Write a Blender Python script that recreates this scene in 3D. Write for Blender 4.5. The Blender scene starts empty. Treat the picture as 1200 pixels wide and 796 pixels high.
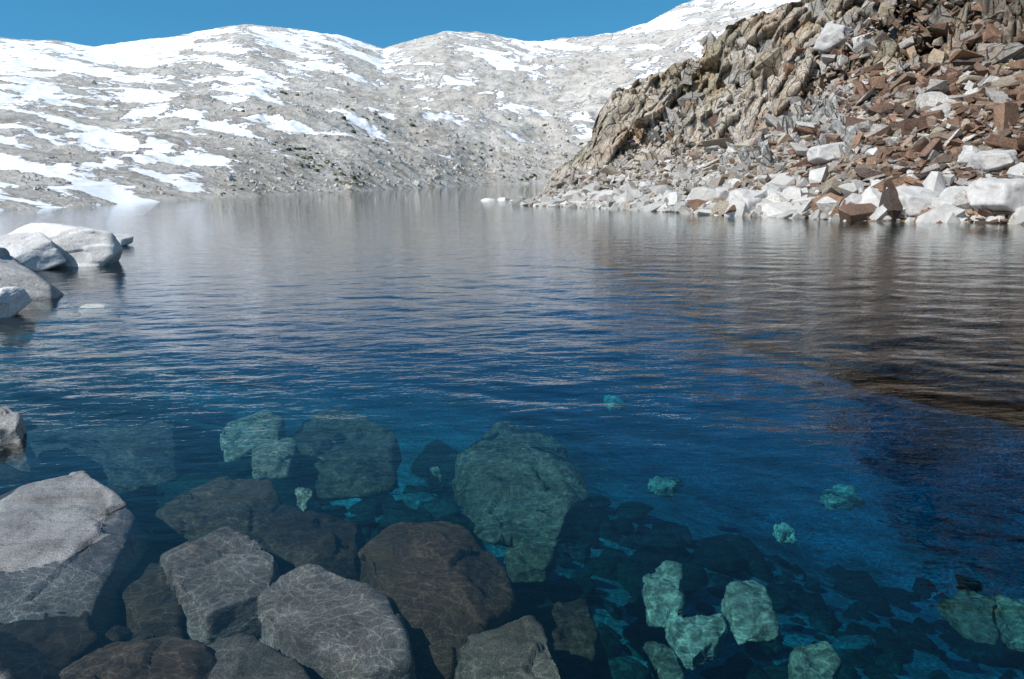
import bpy, bmesh, math, random
import numpy as np
from mathutils import Matrix, Vector
rng=np.random.default_rng(7)
sc=bpy.context.scene
sc.view_settings.view_transform='Standard'; sc.view_settings.look='None'; sc.view_settings.exposure=0
# ---------------- camera
H=2.0; F=933.0; P=math.atan(190/F); R=math.radians(1.2)
fw=np.array([0,math.cos(P),-math.sin(P)]); U=np.array([0,math.sin(P),math.cos(P)]); X=np.array([1.0,0,0])
rt=math.cos(R)*X-math.sin(R)*U; up=math.cos(R)*U+math.sin(R)*X
cam=bpy.data.cameras.new("camera"); co=bpy.data.objects.new("camera",cam); sc.collection.objects.link(co)
co.matrix_world=Matrix(((rt[0],up[0],-fw[0],0),(rt[1],up[1],-fw[1],0),(rt[2],up[2],-fw[2],H),(0,0,0,1)))
cam.sensor_width=36; cam.lens=36*F/1200; cam.clip_end=5000; cam.clip_start=0.05
sc.camera=co
# image-pixel helpers: cast pixel coordinates through the camera to bearings, elevations and level-plane points
def ray(px,py):
    d=fw+rt*((px-600)/F)-up*((py-398)/F); return d/np.linalg.norm(d)
def W(px,py,z=0.0):
    d=ray(px,py); return np.array([0,0,H])+d*((z-H)/d[2])
def AE(px,py):
    d=ray(px,py); return math.degrees(math.atan2(d[0],d[1])), math.degrees(math.asin(d[2]))
# ---------------- noise
perm=rng.permutation(256); perm=np.concatenate([perm,perm,perm])
gr=rng.normal(size=(256,3)); gr/=np.linalg.norm(gr,axis=1)[:,None]
rnd=rng.uniform(0,1,(256,4))
def pn(p):
    pi=np.floor(p).astype(np.int64); f=p-pi; pi&=255; w=f*f*f*(f*(f*6-15)+10)
    def g(a,b,c):
        h=perm[perm[perm[pi[...,0]+a]+pi[...,1]+b]+pi[...,2]+c]&255
        v=gr[h]; return v[...,0]*(f[...,0]-a)+v[...,1]*(f[...,1]-b)+v[...,2]*(f[...,2]-c)
    l=lambda a,b,t:a+(b-a)*t
    x=w[...,0];y=w[...,1];z=w[...,2]
    return l(l(l(g(0,0,0),g(1,0,0),x),l(g(0,1,0),g(1,1,0),x),y),l(l(g(0,0,1),g(1,0,1),x),l(g(0,1,1),g(1,1,1),x),y),z)*1.5
def fbm(p,o=4,gain=.5,ridge=False):
    s=0;a=1;t=0
    for i in range(o):
        n=pn(p*(2.03**i)+i*17.3)
        if ridge: n=1-2*np.abs(n)
        s=s+a*n;t+=a;a*=gain
    return s/t
def cells(p):
    pi=np.floor(p).astype(np.int64); f=p-pi; b1=np.full(p.shape[:-1],9.);b2=b1.copy();val=np.zeros_like(b1)
    for i in(-1,0,1):
        for j in(-1,0,1):
            for k in(-1,0,1):
                h=perm[perm[perm[(pi[...,0]+i)&255]+((pi[...,1]+j)&255)]+((pi[...,2]+k)&255)]&255
                r=rnd[h]; dx=i+r[...,0]-f[...,0];dy=j+r[...,1]-f[...,1];dz=k+r[...,2]-f[...,2]; d=np.sqrt(dx*dx+dy*dy+dz*dz)
                cv=r[...,3]+((r[...,1]-.5)*dx+(r[...,2]-.5)*dz+(r[...,0]-.5)*dy)*.9
                c=d<b1; b2=np.where(c,b1,np.minimum(b2,d)); val=np.where(c,cv,val); b1=np.where(c,d,b1)
    return val,b2-b1
def S3(x,y,z=0.0): return np.stack([x,y,np.zeros_like(x)+z],-1)
# ---------------- mesh helpers
def mk(name,v,faces,mt,smooth=True,col=None,attrs=None):
    me=bpy.data.meshes.new(name); v=np.asarray(v,dtype=np.float32).reshape(-1,3)
    k=faces.shape[1]; n=len(faces)
    me.vertices.add(len(v)); me.vertices.foreach_set("co",v.ravel())
    me.loops.add(n*k); me.loops.foreach_set("vertex_index",faces.ravel().astype(np.int32))
    me.polygons.add(n); me.polygons.foreach_set("loop_start",np.arange(0,n*k,k,dtype=np.int32)); me.polygons.foreach_set("loop_total",np.full(n,k,dtype=np.int32))
    me.polygons.foreach_set("use_smooth",np.full(n,smooth)); me.update(calc_edges=True)
    if col is not None:
        c=me.color_attributes.new("Col",'FLOAT_COLOR','POINT'); cc=np.ones((len(v),4),dtype=np.float32); cc[:,:3]=col; c.data.foreach_set("color",cc.ravel())
    for k_,a in (attrs or {}).items():
        at=me.attributes.new(k_,'FLOAT','POINT'); at.data.foreach_set("value",np.asarray(a,dtype=np.float32).ravel())
    me.materials.append(mt); ob=bpy.data.objects.new(name,me); sc.collection.objects.link(ob); return ob
def grid(nr,na):
    i=np.arange(nr*na).reshape(nr,na)
    return np.stack([i[:-1,:-1],i[:-1,1:],i[1:,1:],i[1:,:-1]],-1).reshape(-1,4)
_ico={}
def ico(s):
    if s not in _ico:
        bm=bmesh.new(); bmesh.ops.create_icosphere(bm,subdivisions=s,radius=1)
        v=np.array([x.co[:] for x in bm.verts]); f=np.array([[x.index for x in q.verts] for q in bm.faces]); bm.free(); _ico[s]=(v,f)
    return _ico[s]
def polyrock(N,c,sub,pw=14,amp=.03,fr=2.0,S=(1,1,1),seed=0,oct=6):
    d,f=ico(sub); S=np.array(S); N=np.asarray(N)*S; l=np.linalg.norm(N,axis=1); N=N/l[:,None]; c=np.asarray(c)/l
    q=np.maximum(d@N.T/c,1e-4); rr=(q**pw).sum(1)**(-1/pw); p=d*rr[:,None]
    w=(q*rr[:,None])**pw; n=(w@(N/S)); n/=np.linalg.norm(n,axis=1)[:,None]
    p=p*S
    cv,_=cells(p*fr*1.1+seed*2.1+.2*fbm(p*fr*2,2)[:,None])
    h=.8*fbm(p*fr+seed*3.7,oct,.6)+.5*fbm(p*fr*.7+seed*1.3+50,4,.5,True)-.3+.9*(cv-.5)
    return p+n*(h*amp)[:,None],f
def boulder(w,dp,h,seed,sub=5,nplanes=9,amp=.035,pw=36):
    r=np.random.default_rng(seed); N=r.normal(size=(nplanes,3)); N/=np.linalg.norm(N,axis=1)[:,None]
    N=np.vstack([N,[[.1,.05,1],[0,0,-1],[1,0,.15],[-1,0,.25],[0,1,.1],[0,-1,.2]]]); c=np.concatenate([r.uniform(.62,.92,nplanes),np.full(6,.97)])
    v,f=polyrock(N,c,sub,pw,amp,1.6,seed=seed); return v*np.array([w/2,dp/2,h/2]),f
def rotm(a,b,c):
    ca,sa,cb,sb,cc,sc_=np.cos(a),np.sin(a),np.cos(b),np.sin(b),np.cos(c),np.sin(c); o=np.zeros_like(ca); i=np.ones_like(ca)
    Rx=np.stack([i,o,o,o,ca,-sa,o,sa,ca],-1).reshape(-1,3,3); Ry=np.stack([cb,o,sb,o,i,o,-sb,o,cb],-1).reshape(-1,3,3); Rz=np.stack([cc,-sc_,o,sc_,cc,o,o,o,i],-1).reshape(-1,3,3)
    return Rz@Ry@Rx
def hullv(kind,seed):
    r=np.random.default_rng(seed)
    if kind=='block':
        p=np.array([[x,y,z] for x in(-1,1) for y in(-1,1) for z in(-1,1)])*r.uniform(.35,1,(8,3)); p=np.vstack([p,r.uniform(-1,1,(5,3))])
    elif kind=='slab':
        k=r.uniform(.5,1,6); a=np.sort(r.uniform(0,6.28,6)); b=np.stack([np.cos(a)*k,np.sin(a)*k,r.uniform(.5,1,6)],1); a2=a+r.normal(0,.3,6); p=np.vstack([b,np.stack([np.cos(a2)*k*1.05,np.sin(a2)*k*1.05,-r.uniform(.4,1,6)],1)])
    else:
        p=r.normal(size=(15,3)); p/=np.linalg.norm(p,axis=1)[:,None]; p*=r.uniform(.8,1.05,(15,1))
    bm=bmesh.new(); [bm.verts.new(x) for x in p]; bmesh.ops.convex_hull(bm,input=bm.verts)
    bm.verts.ensure_lookup_table(); loose=[x for x in bm.verts if not x.link_faces]; bmesh.ops.delete(bm,geom=loose,context='VERTS')
    bmesh.ops.triangulate(bm,faces=bm.faces); bmesh.ops.recalc_face_normals(bm,faces=bm.faces); bm.verts.index_update()
    v=np.array([x.co[:] for x in bm.verts]); f=np.array([[x.index for x in q.verts] for q in bm.faces]); bm.free(); return v,f
def scatter(name,vars_,pos,scl,rot,col,mt,smooth=False):
    V=[];Fc=[];C=[];o=0; k=len(pos); ch=rng.integers(0,len(vars_),k); Rm=rotm(*rot.T)
    for j,(bv,bf) in enumerate(vars_):
        idx=np.where(ch==j)[0]
        if len(idx)==0: continue
        v=np.einsum('nij,nkj->nki',Rm[idx],bv[None]*scl[idx][:,None,:])+pos[idx][:,None,:]
        f=bf[None]+(np.arange(len(idx))*len(bv))[:,None,None]+o
        V.append(v.reshape(-1,3)); Fc.append(f.reshape(-1,3)); C.append(np.repeat(col[idx],len(bv),axis=0)); o+=len(idx)*len(bv)
    return mk(name,np.vstack(V),np.vstack(Fc),mt,smooth,np.vstack(C))
# ---------------- materials
class NT:
    def __init__(s,name):
        s.m=bpy.data.materials.new(name); s.m.use_nodes=True; s.t=s.m.node_tree; s.t.nodes.clear(); s.o=s.n("OutputMaterial")
    def n(s,k,**kw):
        x=s.t.nodes.new("ShaderNode"+k)
        for a,b in kw.items():
            if a.startswith("i_"):
                key=a[2:]; key=int(key) if key.isdigit() else key.replace("_"," "); s.put(x.inputs[key],b)
            else: setattr(x,a,b)
        return x
    def put(s,i,b):
        if isinstance(b,bpy.types.NodeSocket): s.t.links.new(b,i)
        else:
            if isinstance(b,tuple) and len(b)==3 and i.type=='RGBA': b=b+(1,)
            i.default_value=b
    def noise(s,v,scale,det=6,rough=.6,dist=0): 
        return s.n("TexNoise",i_Vector=v,i_Scale=scale,i_Detail=float(det),i_Roughness=rough,i_Distortion=float(dist)).outputs[0]
    def ramp(s,f,a,b,smooth=True):
        return s.n("MapRange",interpolation_type='SMOOTHSTEP' if smooth else 'LINEAR',i_0=f,i_1=a,i_2=b).outputs[0]
    def mix(s,f,a,b,mode='MIX'):
        x=s.t.nodes.new("ShaderNodeMix"); x.data_type='RGBA'; x.blend_type=mode; s.put(x.inputs[0],f); s.put(x.inputs[6],a); s.put(x.inputs[7],b); return x.outputs[2]
    def math(s,op,a,b=0.0):
        x=s.t.nodes.new("ShaderNodeMath"); x.operation=op; s.put(x.inputs[0],a); s.put(x.inputs[1],b); return x.outputs[0]
def objco(N): return N.n("TexCoord").outputs["Object"]
def rockmat(name,speck=60.,contrast=.5,stain=(.38,.26,.15),stainamt=.3,bumpd=.01,bs=8.,rough=.8,crack=0.,band=0.):
    N=NT(name); c=objco(N)
    col=N.n("Attribute",attribute_name="Col").outputs["Color"]
    n1=N.noise(c,speck,2,.75); n2=N.noise(c,bs*.35,5,.65); n3=N.noise(c,bs*.12,4,.65,.5)
    f=N.ramp(n1,.35,.65); g=N.n("MapRange",i_0=n2,i_1=.3,i_2=.7,i_3=1-contrast*.5,i_4=1+contrast*.4).outputs[0]
    k=N.n("MapRange",i_0=f,i_3=1-contrast*.55,i_4=1+contrast*.4).outputs[0]
    gk=N.math('MULTIPLY',g,k)
    comb=N.n("CombineColor",i_0=gk,i_1=gk,i_2=gk).outputs[0]
    cc=N.mix(1.0,col,comb,'MULTIPLY')
    cc=N.mix(N.math('MULTIPLY',N.ramp(n3,.5,.65),stainamt),cc,stain)
    h=N.math('ADD',N.noise(c,bs,7,.68),N.math('MULTIPLY',n1,.12))
    if band>0:
        mp=N.n("Mapping",i_Vector=c,i_Scale=(1,6,2.5),i_Rotation=(.5,.3,.6)).outputs[0]; bn=N.noise(mp,band,5,.7,.3)
        h=N.math('ADD',h,N.math('MULTIPLY',bn,.6)); cc=N.mix(N.ramp(bn,.44,.3),cc,N.mix(.55,cc,(.04,.035,.03)))
    if crack>0:
        mp=N.n("Mapping",i_Vector=c,i_Scale=(1,1.6,.5),i_Rotation=(.2,.35,.5)).outputs[0]
        ad=N.n("VectorMath",operation='ADD',i_0=mp); N.put(ad.inputs[1],N.n("TexNoise",i_Vector=c,i_Scale=bs*.2).outputs[1])
        vo=N.n("TexVoronoi",feature='DISTANCE_TO_EDGE',i_Vector=ad.outputs[0],i_Scale=crack).outputs[0]
        e=N.ramp(vo,0.0,.05); h=N.math('ADD',h,N.math('MULTIPLY',e,.5)); cc=N.mix(e,N.mix(.6,cc,(.03,.025,.02)),cc)
    b=N.n("Bump",i_Height=h,i_Distance=bumpd,i_Strength=1.0)
    p=N.n("BsdfPrincipled",i_Roughness=rough); N.put(p.inputs["Base Color"],cc); N.put(p.inputs["Normal"],b.outputs[0]); N.put(p.inputs["Specular IOR Level"],.25)
    N.t.links.new(p.outputs[0],N.o.inputs[0]); return N.m
m_talus=rockmat("talus_rock",12,.5,(.2,.135,.095),.25,.08,3.)
m_crag=rockmat("crag_rock",8,.6,(.38,.24,.13),.45,.2,1.6,crack=.9)
m_granite=rockmat("pale_granite",45,.45,(.42,.38,.33),.3,.03,5.)
m_near=rockmat("grey_granite",190,1.0,(.15,.115,.075),.4,.018,7.,band=2.)
m_bed=rockmat("lake_bed_stone",14,.8,(.10,.09,.05),.5,.05,3.)
m_scrub=rockmat("scrub_foliage",3,.8,(.08,.07,.03),.4,.3,2.)
def mountain_mat():
    N=NT("mountain_granite"); c=objco(N)
    sn=N.n("Attribute",attribute_name="snow").outputs["Fac"]; lo=N.n("Attribute",attribute_name="low").outputs["Fac"]
    nA=N.noise(c,.035,7,.65,.4); nB=N.noise(c,.25,6,.7); 
    mp=N.n("Mapping",i_Vector=c,i_Scale=(1,1,2.0),i_Rotation=(.2,.3,.2)).outputs[0]; nC=N.noise(mp,.10,9,.75,.6)
    col=N.mix(N.ramp(nA,.35,.65),(.58,.53,.47),(.72,.68,.62)); col=N.mix(N.math('MULTIPLY',N.ramp(nC,.50,.36),.65),col,(.32,.27,.225))
    col=N.mix(N.math('MULTIPLY',N.ramp(nB,.45,.34),.45),col,(.30,.26,.22))
    col=N.mix(N.math('MULTIPLY',lo,N.ramp(nB,.48,.64)),col,(.28,.235,.165))
    k=N.math('ADD',sn,N.math('MULTIPLY',N.math('SUBTRACT',N.noise(c,.09,9,.72,.3),.5),1.1))
    s=N.ramp(k,.48,.53); col=N.mix(s,col,(.93,.935,.95))
    b=N.n("Bump",i_Height=N.math('MULTIPLY',N.math('ADD',nC,N.math('MULTIPLY',nB,.5)),N.math('SUBTRACT',1.0,N.math('MULTIPLY',s,.9))),i_Distance=2.2,i_Strength=1.0)
    p=N.n("BsdfPrincipled",i_Roughness=.9); N.put(p.inputs["Base Color"],col); N.put(p.inputs["Normal"],b.outputs[0]); N.put(p.inputs["Specular IOR Level"],.1)
    N.t.links.new(p.outputs[0],N.o.inputs[0]); return N.m
# ---------------- far snowy mountain
sky=[(-400,120),(-150,60),(0,50),(60,52),(110,57),(170,52),(230,42),(290,31),(340,38),(400,45),(450,60),(480,52),(520,40),(560,42),(620,52),(680,47),(720,40),(760,28),(800,8),(850,-10),(950,-60),(1200,-90)]
ae=np.array([AE(*p) for p in sky]); 
na,nrr=1100,360
az=np.linspace(-78,44,na); E=np.interp(az,ae[:,0],ae[:,1]); 
SHA=[-90,-60,-32.2,-25,-17.3,-11,-5.8,-1.5,2.6,20,60]; SHR=[60,68,86,101,121,152,196,230,246,262,270]
rs=np.interp(az,SHA,SHR)+3*pn(S3(az/3,az*0)); rR=np.interp(az,[-60,-32,-10,3,20,50],[420,520,640,700,720,700])
t=np.concatenate([np.linspace(-.03,1,nrr-20),np.linspace(1.01,1.2,20)])
T,A=np.meshgrid(t,az,indexing='ij'); 
Rr=rs*(rR/rs)**T
x=Rr*np.sin(np.radians(A)); y=Rr*np.cos(np.radians(A))
Tc=np.clip(T,0,1); sp=Tc**.92+.04*np.sin(Tc*9.4+A*.12)*np.sin(np.pi*Tc)
es=-np.degrees(np.arctan(H/rs)); el=es+(E-es)*sp
z=H+Rr*np.tan(np.radians(el)); z=np.where(T>1,z-(T-1)*260,z); z=np.where(T<0,T*40,z)
cap=np.clip(1.15-T,.12,1)
big=fbm(S3(x/75,y/75),5,.5,True); med=fbm(S3(x/22,y/22,3),5,.58,True)
z=z+cap*(np.clip(T*3,0,1)**1.3*Rr*.030*(big-.1)+np.clip(T*9,0,1)*Rr*.013*(med+.1))
z=np.where(T>0,np.maximum(z,.03+T*3),z)
def blur(a,k):
    for ax in (0,1):
        p=np.pad(a,[(k,k) if i==ax else (0,0) for i in range(2)],mode='edge'); cs=np.cumsum(p,axis=ax); 
        a=(np.take(cs,range(2*k,cs.shape[ax]),axis=ax)-np.take(cs,range(0,cs.shape[ax]-2*k),axis=ax))/(2*k)
    return a
conc=(blur(z,8)-z)/(Rr*.01)
u=A/4.2; v=T*5.5
st=fbm(S3((u*.5+v*.85)*2.6,(u*.85-v*.5)*.7,5),5,.55)
cov=np.interp(A,[-60,-32,-22,-14,-5,3,15,30],[.65,.63,.61,.54,.52,.51,.52,.52])
cov=cov+.10*np.clip((T-.7)/.25,0,1)-.22*np.clip((.25-T)/.2,0,1)*np.clip((A+21)/4,0,1)
snow=cov-.10+.55*st+.10*np.clip(conc,-2,2)
low=np.clip(1.1-T*3.2,0,1)*np.clip((A+22)/6,0,1)+.6*np.exp(-((A+16)/6)**2-((T-.35)/.15)**2)
mk("snowy_mountain",np.stack([x,y,z],-1),grid(nrr,na),mountain_mat(),True,attrs={"snow":snow,"low":low})
slabs=[hullv('slab',i) for i in range(18)]; blocks=[hullv('block',100+i) for i in range(16)]; rocks=[hullv('rock',200+i) for i in range(14)]
def pick(n,w):
    w=(w/w.sum()).ravel(); i=rng.choice(w.size,n,p=w); return np.stack([x.ravel()[i],y.ravel()[i],z.ravel()[i]],1),Rr.ravel()[i]
inT=((T>.01)&(T<.97)&(A>-40)&(A<16))*1.0
n=2600; pp,rr_=pick(n,inT*(.25+np.clip(1-T*2,0,1)*2)*(snow<.42)); sz=rr_*np.clip(rng.lognormal(-6.6,.5,n),.0007,.004)
scatter("mountain_boulders",rocks+blocks[:6],pp,np.stack([sz*rng.uniform(.8,1.6,n),sz,sz*rng.uniform(.5,1,n)],1),rng.uniform(0,3,(n,3)),np.array([.60,.565,.52])*rng.uniform(.6,1.1,(n,1)),m_talus)
n=240; pp,rr_=pick(n,inT*np.clip(low,0,1)*(T<.55)*np.clip(fbm(S3(x/30,y/30,2),3)*3,0,1)*(snow<.45)); sz=rr_*np.clip(rng.lognormal(-6.4,.4,n),.001,.003)
scatter("mountain_scrub",[boulder(2,2,2,900+i,3,8,.25,8) for i in range(5)],pp,np.stack([sz*1.3,sz*1.3,sz],1),np.stack([0*sz,0*sz,rng.uniform(0,6,n)],1),np.array([.10,.11,.055])*rng.uniform(.6,1.4,(n,1)),m_scrub,True)
# ---------------- right-hand hillside
SA=[-20,.6,1.4,6.2,14.5,23.2,32.7,50,80,120]; SR=[61,60,57.7,50.9,40.5,35.8,34.2,33,34,38]
WA=[0,2,6,14,30,90]; WR=[5,9,15,25,27,27]
cr=np.array([AE(*p) for p in [(600,246),(622,241),(640,214),(665,194),(693,168),(703,142),(714,128),(760,104),(800,84),(850,60),(900,40),(960,8),(1000,-25),(1100,-150),(1200,-300)]])
cb=np.array([AE(*p) for p in [(600,246),(622,242),(640,230),(700,195),(800,182),(870,165),(950,122),(1030,76),(1100,66),(1200,75)]])
def hill(a,r,det=True):
    rs=np.interp(a,SA,SR); wd_=np.interp(a,WA,WR); rc=rs+wd_; rb=rs+.6*wd_
    zb=H+rb*np.tan(np.radians(np.interp(a,cb[:,0],cb[:,1]))); zc=H+rc*np.tan(np.radians(np.interp(a,cr[:,0],cr[:,1])))
    k=np.clip((a-.4)/1.6,0,1); k=k*k*(3-2*k); zb=zb*k-1.5*(1-k); zc=zc*k-1.5*(1-k)
    q=(r-rs)/wd_
    zz=np.where(q<0,q*wd_*.45,np.where(q<.6,q/.6*zb,zb+(zc-zb)*np.clip((q-.6)/.3,0,1)**.85))
    zz=np.where(q>1,zz-(q-1)*wd_*.15,zz)
    x=r*np.sin(np.radians(a)); y=r*np.cos(np.radians(a)); cl=np.clip((q-.5)/.15,0,1)
    zz=zz+np.clip(q*5,0,1)*k*(.45*fbm(S3(x/5,y/5,1),4)+cl*np.minimum(.9,np.abs(zc)*.10)*fbm(S3(x/4,y/4,7),4,.5,True))
    return zz
na,nr=980,380
az=np.concatenate([np.linspace(-1,50,na-90),np.linspace(50.8,118,90)]); q=np.concatenate([np.linspace(-.35,1.1,nr-30),np.linspace(1.15,4,30)]); Q,A=np.meshgrid(q,az,indexing='ij')
rsv=np.interp(A,SA,SR); wv=np.interp(A,WA,WR); Rr=rsv+Q*wv
z=hill(A,Rr); x=Rr*np.sin(np.radians(A)); y=Rr*np.cos(np.radians(A))
cl=np.clip((Q-.52)/.1,0,1)*np.clip((A-2)/4,0,1)*np.clip((1.3-Q)*5,0,1)
p=S3(x,y,z); wp=p+.5*np.stack([pn(p*.5),pn(p*.5+9),pn(p*.5+21)],-1); wp=wp@np.array([[1,0,.35],[0,1,.15],[-.35,-.15,1]])
c1,e1=cells(wp*np.array([.34,.34,.18])); c2,e2=cells(wp*np.array([1.0,1.0,.6])+7)
dsp=cl*(3.4*(c1-.5)-.7*np.exp(-e1*14)+1.1*(c2-.5)-.35*np.exp(-e2*12)+.35*fbm(p*.8,4,.55))
sc1=np.interp(A,[0,4,12,60],[.2,.4,.9,1.15])
dr=-dsp*sc1; x=x+dr*np.sin(np.radians(A)); y=y+dr*np.cos(np.radians(A)); z=z+dsp*sc1*.3
g1=fbm(p/3,4); brown=np.clip((A-14)/8,0,1)
cA=np.array([.42,.39,.34]); cB=np.array([.21,.15,.115]); col=cA+(cB-cA)*(brown*(1-.4*cl))[...,None]
pc=np.array([[.52,.48,.42],[.48,.39,.28],[.40,.385,.36],[.45,.33,.21]])[(c1*997).astype(int)%4]; col=col+(pc-col)*(cl*.75)[...,None]
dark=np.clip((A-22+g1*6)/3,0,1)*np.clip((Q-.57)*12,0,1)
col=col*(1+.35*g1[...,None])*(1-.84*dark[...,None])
ol=np.clip(fbm(p/6+5,3)*3,0,1)*np.clip((Q-.4)*5,0,1)*(1-dark); col=col+(np.array([.17,.16,.08])-col)*(ol*.5)[...,None]
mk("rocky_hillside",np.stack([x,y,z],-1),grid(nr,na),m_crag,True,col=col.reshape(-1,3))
def polar(a,r): return np.stack([r*np.sin(np.radians(a)),r*np.cos(np.radians(a))],-1)
def on_hill(px,py):
    d=ray(px,py)
    s=np.arange(25,110,.1); p=np.array([0,0,H])+d*s[:,None]; a=np.degrees(np.arctan2(p[:,0],p[:,1])); r=np.hypot(p[:,0],p[:,1])
    h=p[:,2]<=hill(a,r); return p[np.argmax(h)] if h.any() else p[-1]
n=20000; a=.9+57*rng.uniform(0,1,n)**.95; qq=rng.uniform(-.03,.70,n)
wv=np.interp(a,WA,WR); r=np.interp(a,SA,SR)+qq*wv
sz=np.clip(rng.lognormal(-1.65,.62,n),.07,1.2)*np.interp(a,[0,10,20,60],[.75,.85,1.1,1.2]); 
scl=np.stack([sz,sz*rng.uniform(.45,.9,n),sz*rng.uniform(.10,.42,n)],1)
pos=np.concatenate([polar(a,r),(hill(a,r)+sz*.12)[:,None]],1)
rot=np.stack([rng.normal(.25,.45,n),rng.normal(0,.45,n),rng.uniform(0,6.28,n)],1)
pal=np.array([[.54,.51,.47],[.40,.37,.34],[.42,.36,.28],[.27,.165,.11],[.19,.118,.085],[.30,.225,.17],[.11,.08,.065]])
bw=np.clip((a-15+rng.normal(0,4,n))/9,0,1)
pr0=np.array([.45,.30,.17,.02,.01,.04,.01]); pr1=np.array([.06,.13,.09,.23,.21,.14,.16])
ci=np.array([rng.choice(7,p=(lambda p:p/p.sum())(pr0*(1-b)+pr1*b)) for b in bw])
col=pal[ci]*rng.uniform(.6,1.2,(n,1))
scatter("talus_slope",slabs+blocks[:5]+rocks[:4],pos,scl,rot,col,m_talus)
n=700; a=3+50*rng.uniform(0,1,n)**.9; qq=rng.uniform(.54,.95,n)
wv=np.interp(a,WA,WR); r=np.interp(a,SA,SR)+qq*wv
sz=np.clip(rng.lognormal(-1.0,.6,n),.12,1.3)*np.interp(a,[0,4,9,60],[.4,.6,.85,1.1])
scl=np.stack([sz*rng.uniform(.4,.9,n),sz*rng.uniform(.5,.8,n),sz*rng.uniform(.5,1.3,n)],1)
pos=np.concatenate([polar(a,r-.3),(hill(a,r)-sz*.1)[:,None]],1)
rot=np.stack([rng.normal(-.15,.3,n),rng.normal(-.3,.3,n),np.radians(-a)+rng.normal(.2,.7,n)],1)
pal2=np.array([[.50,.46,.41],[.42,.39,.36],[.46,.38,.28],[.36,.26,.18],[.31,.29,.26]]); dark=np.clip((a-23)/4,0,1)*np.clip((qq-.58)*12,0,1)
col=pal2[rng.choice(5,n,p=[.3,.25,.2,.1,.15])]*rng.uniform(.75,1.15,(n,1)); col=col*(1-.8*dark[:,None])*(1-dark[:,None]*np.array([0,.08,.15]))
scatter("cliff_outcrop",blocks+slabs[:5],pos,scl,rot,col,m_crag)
P_=[]; 
for (cx,cy,sx,sy,k) in [(965,158,45,25,60),(880,190,35,18,30),(800,140,40,25,16)]:
    for i in range(k): P_.append(on_hill(cx+rng.normal(0,sx*.5),cy+rng.normal(0,sy*.5)))
P_=np.array(P_); n=len(P_); sz=rng.uniform(.4,1.0,n)
rot=np.stack([rng.normal(0,.12,n),rng.normal(-.35,.12,n),rng.normal(-.2,.3,n)],1)
scatter("standing_rock_ribs",blocks,P_,np.stack([sz*.28,sz*.6,sz*1.25],1),rot,np.array([.38,.37,.35])*rng.uniform(.7,1.2,(n,1)),m_crag)
# shore boulders
n=1300; a=.7+54*rng.uniform(0,1,n)**1.15; off=np.abs(rng.normal(0,1.9,n))-.35
r=np.interp(a,SA,SR)+off; sz=np.clip(rng.lognormal(-1.35,.6,n),.12,.9)*np.interp(a,[0,10,60],[.85,1,1.1])
pos=np.concatenate([polar(a,r),(hill(a,r)+sz*.2)[:,None]],1)
scl=np.stack([sz*rng.uniform(.9,1.3,n),sz*rng.uniform(.7,1,n),sz*rng.uniform(.5,.8,n)],1)
rot=np.stack([rng.normal(0,.3,n),rng.normal(0,.3,n),rng.uniform(0,6.28,n)],1)
scatter("shore_boulders",rocks,pos,scl,rot,np.array([.56,.54,.51])*rng.uniform(.55,1.12,(n,1)),m_granite,False)
big_=[(1165,197,1.1),(1140,192,.7),(970,186,1.0),(1078,247,1.1),(1127,242,.9),(1180,242,1.4),(880,244,1.2),(915,234,.8),(825,243,1.0),(985,48,1.1),(1105,135,.6),(760,225,.7),(700,235,.7),(860,220,.5),(1010,242,.7)]
bvb=[boulder(2,2,2,300+i,5,8,.09,24) for i in range(8)]
bp=np.array([on_hill(u,v_) for u,v_,_ in big_]); sz=np.array([b[2] for b in big_]); n=len(sz)
scatter("granite_boulders",bvb,bp+np.stack([0*sz,0*sz,sz*.13],1),np.stack([sz*rng.uniform(.9,1.15,n),sz*.8,sz*rng.uniform(.6,.8,n)],1),np.stack([rng.normal(0,.2,n),rng.normal(0,.2,n),rng.uniform(-.5,.5,n)],1),np.array([.54,.52,.50])*rng.uniform(.85,1.05,(n,1)),m_granite,True)
# ---------------- lake bed
def bedz(x,y):
    a=np.degrees(np.arctan2(x,y)); r=np.hypot(x,y)
    d=.62+np.where(x>-.65,1.0*(x+.65),.34*(x+.65))+.45*(y-3.2)
    d=np.where(y<1.2,d-(1.2-y)*.8,d)
    d=np.where(d>2.4,2.4+(d-2.4)*.33,d); d=np.minimum(d,6); d=np.where(d<-.4,-.4+(d+.4)*.3,d)
    shR=np.where((a>.5)&(a<122),(np.interp(a,SA,SR)-r)*.45,99)
    rm=np.interp(a,SHA,SHR); d=np.minimum(d,np.where(y>0,np.maximum(np.minimum(shR,(rm-r)*.3),0)+1.2,d)); 
    d=d-3.2*np.exp(-((x+12.5)/3.0)**2-((y-18)/4.5)**2)-2.2*np.exp(-((x+8.5)/1.8)**2-((y-12.0)/3)**2)
    n=.18*fbm(S3(x/1.6,y/1.6),4)
    return -(d)+n*np.clip(r/3,.2,1)
na,nr=700,260
az=np.linspace(-180,180,na); rad=np.exp(np.linspace(math.log(.15),math.log(300),nr)); Rr,A=np.meshgrid(rad,az,indexing='ij')
x=Rr*np.sin(np.radians(A)); y=Rr*np.cos(np.radians(A)); z=bedz(x,y)
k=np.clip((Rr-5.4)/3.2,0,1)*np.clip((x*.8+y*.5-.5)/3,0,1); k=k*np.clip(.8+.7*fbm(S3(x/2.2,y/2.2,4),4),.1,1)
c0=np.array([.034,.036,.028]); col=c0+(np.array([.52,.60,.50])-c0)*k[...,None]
col=np.where((z>.0)[...,None],np.array([.33,.31,.28]),col)
mk("lake_bed",np.stack([x,y,z],-1),grid(nr,na),m_bed,True,col=col.reshape(-1,3))
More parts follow.
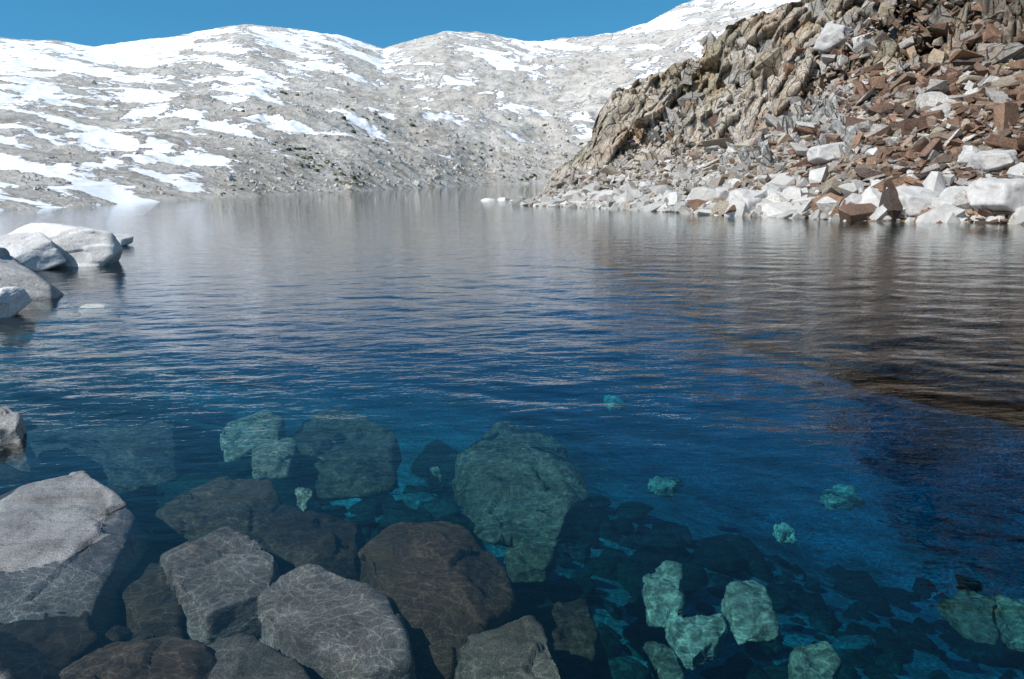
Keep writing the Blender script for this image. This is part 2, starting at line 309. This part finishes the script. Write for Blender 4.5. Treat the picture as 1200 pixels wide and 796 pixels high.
bv2=[boulder(2,2,2,500+i,4,9,.07,30) for i in range(10)]
n=1700; x=rng.uniform(-9,7,n); y=1.2+rng.uniform(0,1,n)**1.3*13; x=x*np.clip(y/6,.35,1.3)
sz=np.clip(rng.lognormal(-1.75,.55,n),.05,.55)*np.where(x<.2,1.2,.85); zz=bedz(x,y); keep=(zz<-.25)|(rng.uniform(0,1,n)<.3); x,y,sz,zz=x[keep],y[keep],sz[keep],zz[keep]; n=len(x)
zp=np.minimum(zz+sz*.2,-sz*.75-.05); 
scl=np.stack([sz*rng.uniform(.9,1.4,n),sz*rng.uniform(.8,1.1,n),sz*rng.uniform(.4,.7,n)],1); rot=np.stack([rng.normal(0,.2,n),rng.normal(0,.2,n),rng.uniform(0,6.28,n)],1)
p2=np.array([[.06,.052,.036],[.085,.08,.058],[.038,.036,.029],[.22,.25,.2]])
col=p2[rng.choice(4,n,p=[.38,.31,.29,.02])]*rng.uniform(.8,1.2,(n,1))
scatter("lakebed_stones",bv2,np.stack([x,y,zp],1),scl,rot,col,m_bed,True)
# ---------------- individually placed slabs
def slab(name,poly,ztop,thick,mt,tilt=(0,0),col=(.3,.3,.29),sub=6,amp=.02,flare=.35,seed=1,pw=40,extra=5):
    pts=np.array([W(px,py,min(ztop,.15) if ztop>0 else ztop)[:2] for px,py in poly]); c=pts.mean(0)
    ar=0.5*sum(pts[i][0]*pts[(i+1)%len(pts)][1]-pts[(i+1)%len(pts)][0]*pts[i][1] for i in range(len(pts)))
    if ar<0: pts=pts[::-1]
    zc=-thick/2; N=[];C=[]
    for i in range(len(pts)):
        e=pts[(i+1)%len(pts)]-pts[i]; nn=np.array([e[1],-e[0]]); nn/=np.linalg.norm(nn); n3=np.array([nn[0],nn[1],flare]); m=(pts[i]-c)
        v=nn@m+flare*(thick/2*.6); l=np.linalg.norm(n3); N.append(n3/l); C.append(max(v,.03)/l)
    n3=np.array([-tilt[0],-tilt[1],1]); l=np.linalg.norm(n3); N.append(n3/l); C.append(thick/2/l); N.append(np.array([0,0,-1.])); C.append(thick/2)
    r=np.random.default_rng(seed); ext=np.ptp(pts,axis=0)/2
    for i in range(extra):
        th=r.uniform(0,6.28); s_=r.uniform(.2,.6); n3=np.array([math.cos(th)*s_,math.sin(th)*s_,1]); l=np.linalg.norm(n3); N.append(n3/l); C.append((thick/2+s_*r.uniform(.3,.6)*np.abs(np.array([math.cos(th),math.sin(th)])*ext).sum())/l)
    v,f=polyrock(N,C,sub,pw,amp,1.6/max(ext.max(),.2),(ext[0],ext[1],thick/2),seed)
    v=v+np.array([c[0],c[1],ztop+zc]); 
    return mk(name,v,f,mt,True,col=np.tile(np.array(col),(len(v),1)))
G=(.27,.27,.262); D=(.055,.048,.038); Bn=(.095,.078,.053)
slab("granite_slab",[(-60,560),(0,528),(75,533),(165,590),(135,635),(85,690),(-60,700)],.05,.5,m_near,(-.06,.02),(.26,.26,.26),7,.05,.25,1)
slab("shore_boulder",[(-30,478),(8,474),(25,484),(22,498),(-30,505)],.16,.5,m_granite,(-.1,0),(.33,.32,.30),6,.03,.2,2)
slab("granite_slab",[(188,628),(262,612),(325,648),(318,690),(240,716),(212,690)],-.05,.22,m_near,(.0,.03),G,6,.03,.15,3)
slab("granite_slab",[(292,672),(345,655),(455,690),(482,758),(432,776),(350,748),(310,715)],-.05,.25,m_near,(.0,.02),(.29,.29,.28),6,.03,.15,4)
slab("brown_boulder",[(418,630),(470,600),(525,594),(590,645),(600,680),(535,745),(468,738),(440,690)],-.09,.35,m_near,(.03,.03),Bn,7,.06,.2,5)
slab("granite_slab",[(235,715),(305,708),(350,768),(425,800),(420,840),(240,840)],-.09,.3,m_near,(0,.03),(.18,.18,.17),6,.03,.2,6)
slab("brown_boulder",[(50,800),(120,745),(185,720),(262,768),(275,840),(60,840)],-.06,.35,m_near,(0,.03),(.11,.095,.075),6,.05,.2,7)
slab("granite_boulder",[(533,712),(610,700),(645,745),(670,800),(660,850),(548,850)],-.12,.45,m_near,(.06,.03),(.19,.2,.165),6,.05,.2,8)
slab("submerged_boulder",[(178,575),(245,556),(322,560),(332,598),(260,618),(190,605)],-.2,.3,m_near,(0,.03),(.11,.1,.07),6,.04,.2,9)
slab("submerged_boulder",[(300,620),(330,590),(420,600),(415,650),(340,665)],-.25,.3,m_near,(0,.0),D,6,.04,.2,10)
slab("submerged_boulder",[(120,650),(170,610),(215,630),(215,690),(235,725),(150,722)],-.18,.3,m_near,(0,.0),D,6,.04,.2,11)
slab("submerged_boulder",[(-40,700),(85,692),(120,745),(60,790),(-40,800)],-.1,.4,m_near,(0,.0),D,6,.05,.2,12)
slab("submerged_boulder",[(20,510),(60,494),(130,488),(205,500),(200,548),(110,556),(60,540)],-.36,.2,m_bed,(0,.03),(.10,.11,.105),6,.08,.2,13)
slab("submerged_boulder",[(330,515),(350,492),(400,482),(465,505),(455,548),(385,560),(345,545)],-.52,.22,m_bed,(0,.03),(.08,.09,.07),6,.09,.2,14)
slab("submerged_boulder",[(538,522),(600,498),(645,505),(695,560),(650,602),(575,600),(545,570)],-.68,.28,m_bed,(0,.05),(.14,.155,.115),6,.13,.2,15)
slab("submerged_boulder",[(590,690),(690,690),(705,740),(690,800),(640,770)],-.5,.5,m_bed,(0,.0),(.06,.05,.035),6,.05,.2,16)
PT=(.34,.40,.32)
for i,(pl,zt,c_) in enumerate([([(258,495),(290,482),(332,490),(328,512),(262,526)],-.4,(.29,.35,.29)),([(293,525),(320,512),(348,518),(335,542),(300,543)],-.35,(.25,.3,.25)),
  ([(753,672),(785,658),(800,664),(795,715),(762,712)],-.9,PT),([(783,722),(845,712),(852,740),(812,765),(795,755)],-.95,PT),([(848,688),(880,673),(895,678),(908,725),(865,735)],-.85,PT),
  ([(928,757),(970,752),(984,770),(975,800),(930,805)],-1.0,(.27,.31,.24)),([(1104,700),(1140,692),(1165,702),(1168,735),(1130,728)],-1.2,(.17,.2,.17)),([(1165,695),(1215,690),(1215,745),(1185,740)],-1.2,(.18,.22,.18)),
  ([(592,640),(625,618),(655,632),(640,662),(600,664)],-.85,(.16,.19,.14)),([(755,742),(790,760),(805,800),(775,790)],-1.0,(.18,.21,.16)),([(348,575),(360,570),(370,577),(357,585)],-.5,PT),
  ([(908,612),(925,610),(932,620),(915,622)],-1.5,(.5,.55,.46)),([(962,572),(1000,565),(1012,580),(975,586)],-1.7,(.5,.55,.46)),([(708,464),(725,461),(732,470),(715,473)],-1.9,(.55,.6,.5)),([(500,545),(512,541),(516,551),(503,552)],-.9,PT),([(760,560),(800,556),(790,567),(768,568)],-1.5,(.4,.46,.38))]):
    slab("submerged_stone",pl,zt,.14,m_bed,(rng.normal(0,.08),rng.normal(0,.08)),c_,5,.045,.1,40+i)
def put(name,px,py,w,dp,h,seed,mt,col,rz=0,sink=.25,sub=6,tilt=0.,pw=22):
    p=W(px,py,0); v,f=boulder(w,dp,h,seed,sub,7,.05,pw); v=v@np.array(Matrix.Rotation(-tilt,3,'Y'))@np.array(Matrix.Rotation(-rz,3,'Z')); v=v+np.array([p[0],p[1],h/2-h*sink])
    return mk(name,v,f,mt,True,col=np.tile(np.array(col),(len(v),1)))
WG=(.72,.70,.68)
put("white_boulder",76,310,3.3,1.9,1.5,21,m_granite,WG,.2,.3,6,.10,30)
put("white_boulder",6,316,2.1,2.2,1.15,36,m_granite,(.70,.68,.66),.8,.25,6,-.1,30)
put("grey_boulder",18,346,2.1,1.5,.85,23,m_granite,(.40,.395,.39),.1,.25,6,.3,30)
put("white_boulder",2,370,.95,.8,.6,37,m_granite,WG,.5,.25,6,-.1)
put("grey_boulder",-50,350,2.2,1.6,1.3,28,m_granite,(.45,.44,.43),.2)
put("white_boulder",135,288,1.3,1.0,.5,25,m_granite,WG,.1)
put("awash_stone",112,359,.6,.35,.2,26,m_granite,(.45,.45,.43),.1,.85,5)
for i,(u_,v_,w_) in enumerate([(572,235,1.4),(590,234,1.2),(604,237,1.0)]): put("awash_stone",u_,v_,w_,.8,.4,60+i,m_granite,WG,0,.5,4)
# ---------------- water
rad=np.concatenate([np.linspace(.5,2,12)[:-1],np.exp(np.linspace(math.log(2),math.log(26),620)),np.exp(np.linspace(math.log(26.3),math.log(285),130))]); nr=len(rad)
az=np.radians(np.concatenate([np.linspace(-100,-38,60)[:-1],np.linspace(-38,38,560),np.linspace(38,100,60)[1:]])); na=len(az)
Rr,A=np.meshgrid(rad,az,indexing='ij'); x=Rr*np.sin(A); y=Rr*np.cos(A); z=np.zeros_like(x)
amp=np.interp(Rr,[2,4,6,9,15,25,60],[.06,.15,.5,1.25,.95,.5,.4])
envs=[.5+pn(S3(x/s_,y/s_,s_)) for s_ in (1.8,4,9)]; ph=[pn(S3(x/s_,y/s_,s_+5)) for s_ in (.9,2.2)]
for i in range(28):
    th=rng.normal(1.2,.6); L=.16*1.09**i
    z+=L*.0019*envs[i%3]*np.sin(2*math.pi*(x*math.cos(th)+y*math.sin(th))/L+rng.uniform(0,6.28)+2.6*ph[i%2])*np.clip((L/Rr-.014)/.02,0,1)
z*=amp*1.1
rip=np.interp(Rr,[2,4,6,9,18,40,120],[.25,.35,.7,1.05,.8,.5,.5])
N=NT("lake_water"); c=objco(N)
mpw=N.n("Mapping",i_Vector=c,i_Scale=(.6,1.3,1)).outputs[0]
nb=N.noise(mpw,5.,3,.6,.3); nb2=N.noise(mpw,1.6,2,.5,.3); rp=N.n("Attribute",attribute_name="ripple").outputs["Fac"]
bmp=N.n("Bump",i_Height=N.math('MULTIPLY',N.math('ADD',nb,N.math('MULTIPLY',nb2,1.6)),rp),i_Distance=.010,i_Strength=1.0)
fr=N.n("Fresnel",i_IOR=1.37,i_Normal=bmp.outputs[0]); gl=N.n("BsdfGlossy",i_Roughness=.02,i_Normal=bmp.outputs[0],i_Color=(1,1,1,1))
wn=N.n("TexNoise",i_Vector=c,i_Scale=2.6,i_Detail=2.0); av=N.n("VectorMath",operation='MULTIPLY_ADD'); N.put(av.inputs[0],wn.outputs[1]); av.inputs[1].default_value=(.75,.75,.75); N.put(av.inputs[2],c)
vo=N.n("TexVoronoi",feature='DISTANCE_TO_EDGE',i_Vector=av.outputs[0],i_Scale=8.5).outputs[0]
caustic_web=N.math('MULTIPLY',N.ramp(vo,.085,.0),N.ramp(N.noise(c,1.7,1,.5),.28,.5)); tc=N.mix(caustic_web,(.62,.62,.62),(1,1,1))  # sun caustics painted as a bright line pattern in the transparent colour
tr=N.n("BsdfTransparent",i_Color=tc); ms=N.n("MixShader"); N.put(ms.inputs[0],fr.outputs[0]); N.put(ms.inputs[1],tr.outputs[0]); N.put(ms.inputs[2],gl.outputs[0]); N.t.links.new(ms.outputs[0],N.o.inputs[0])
va=N.n("VolumeAbsorption",i_Color=(.20,.84,.93,1),i_Density=.5); N.t.links.new(va.outputs[0],N.o.inputs[1])
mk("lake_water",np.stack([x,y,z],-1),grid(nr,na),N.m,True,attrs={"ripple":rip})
# ---------------- light
L=bpy.data.lights.new("sun","SUN"); L.energy=5.0; L.angle=math.radians(.5); L.color=(1,.965,.91); lo=bpy.data.objects.new("sun",L); sc.collection.objects.link(lo)
lo.rotation_euler=Vector((-.66,-.45,.82)).to_track_quat('Z','Y').to_euler()
wd=bpy.data.worlds.new("World"); sc.world=wd; wd.use_nodes=True; nt=wd.node_tree; bg=nt.nodes["Background"]; sk=nt.nodes.new("ShaderNodeTexSky"); sk.sky_type='NISHITA'; sk.sun_disc=False
sk.sun_elevation=math.radians(46); sk.sun_rotation=math.radians(236); sk.altitude=2500; sk.dust_density=0; sk.ozone_density=1.5
tcn=nt.nodes.new("ShaderNodeTexCoord"); va_=nt.nodes.new("ShaderNodeVectorMath"); va_.operation='ADD'; va_.inputs[1].default_value=(0,0,.18); nv=nt.nodes.new("ShaderNodeVectorMath"); nv.operation='NORMALIZE'
nt.links.new(tcn.outputs["Generated"],va_.inputs[0]); nt.links.new(va_.outputs[0],nv.inputs[0]); nt.links.new(nv.outputs[0],sk.inputs[0])
mx=nt.nodes.new("ShaderNodeMix"); mx.data_type='RGBA'; mx.blend_type='MULTIPLY'; mx.inputs[0].default_value=1; nt.links.new(sk.outputs[0],mx.inputs[6]); mx.inputs[7].default_value=(.44,1.15,1.2,1); nt.links.new(mx.outputs[2],bg.inputs[0]); bg.inputs[1].default_value=.14
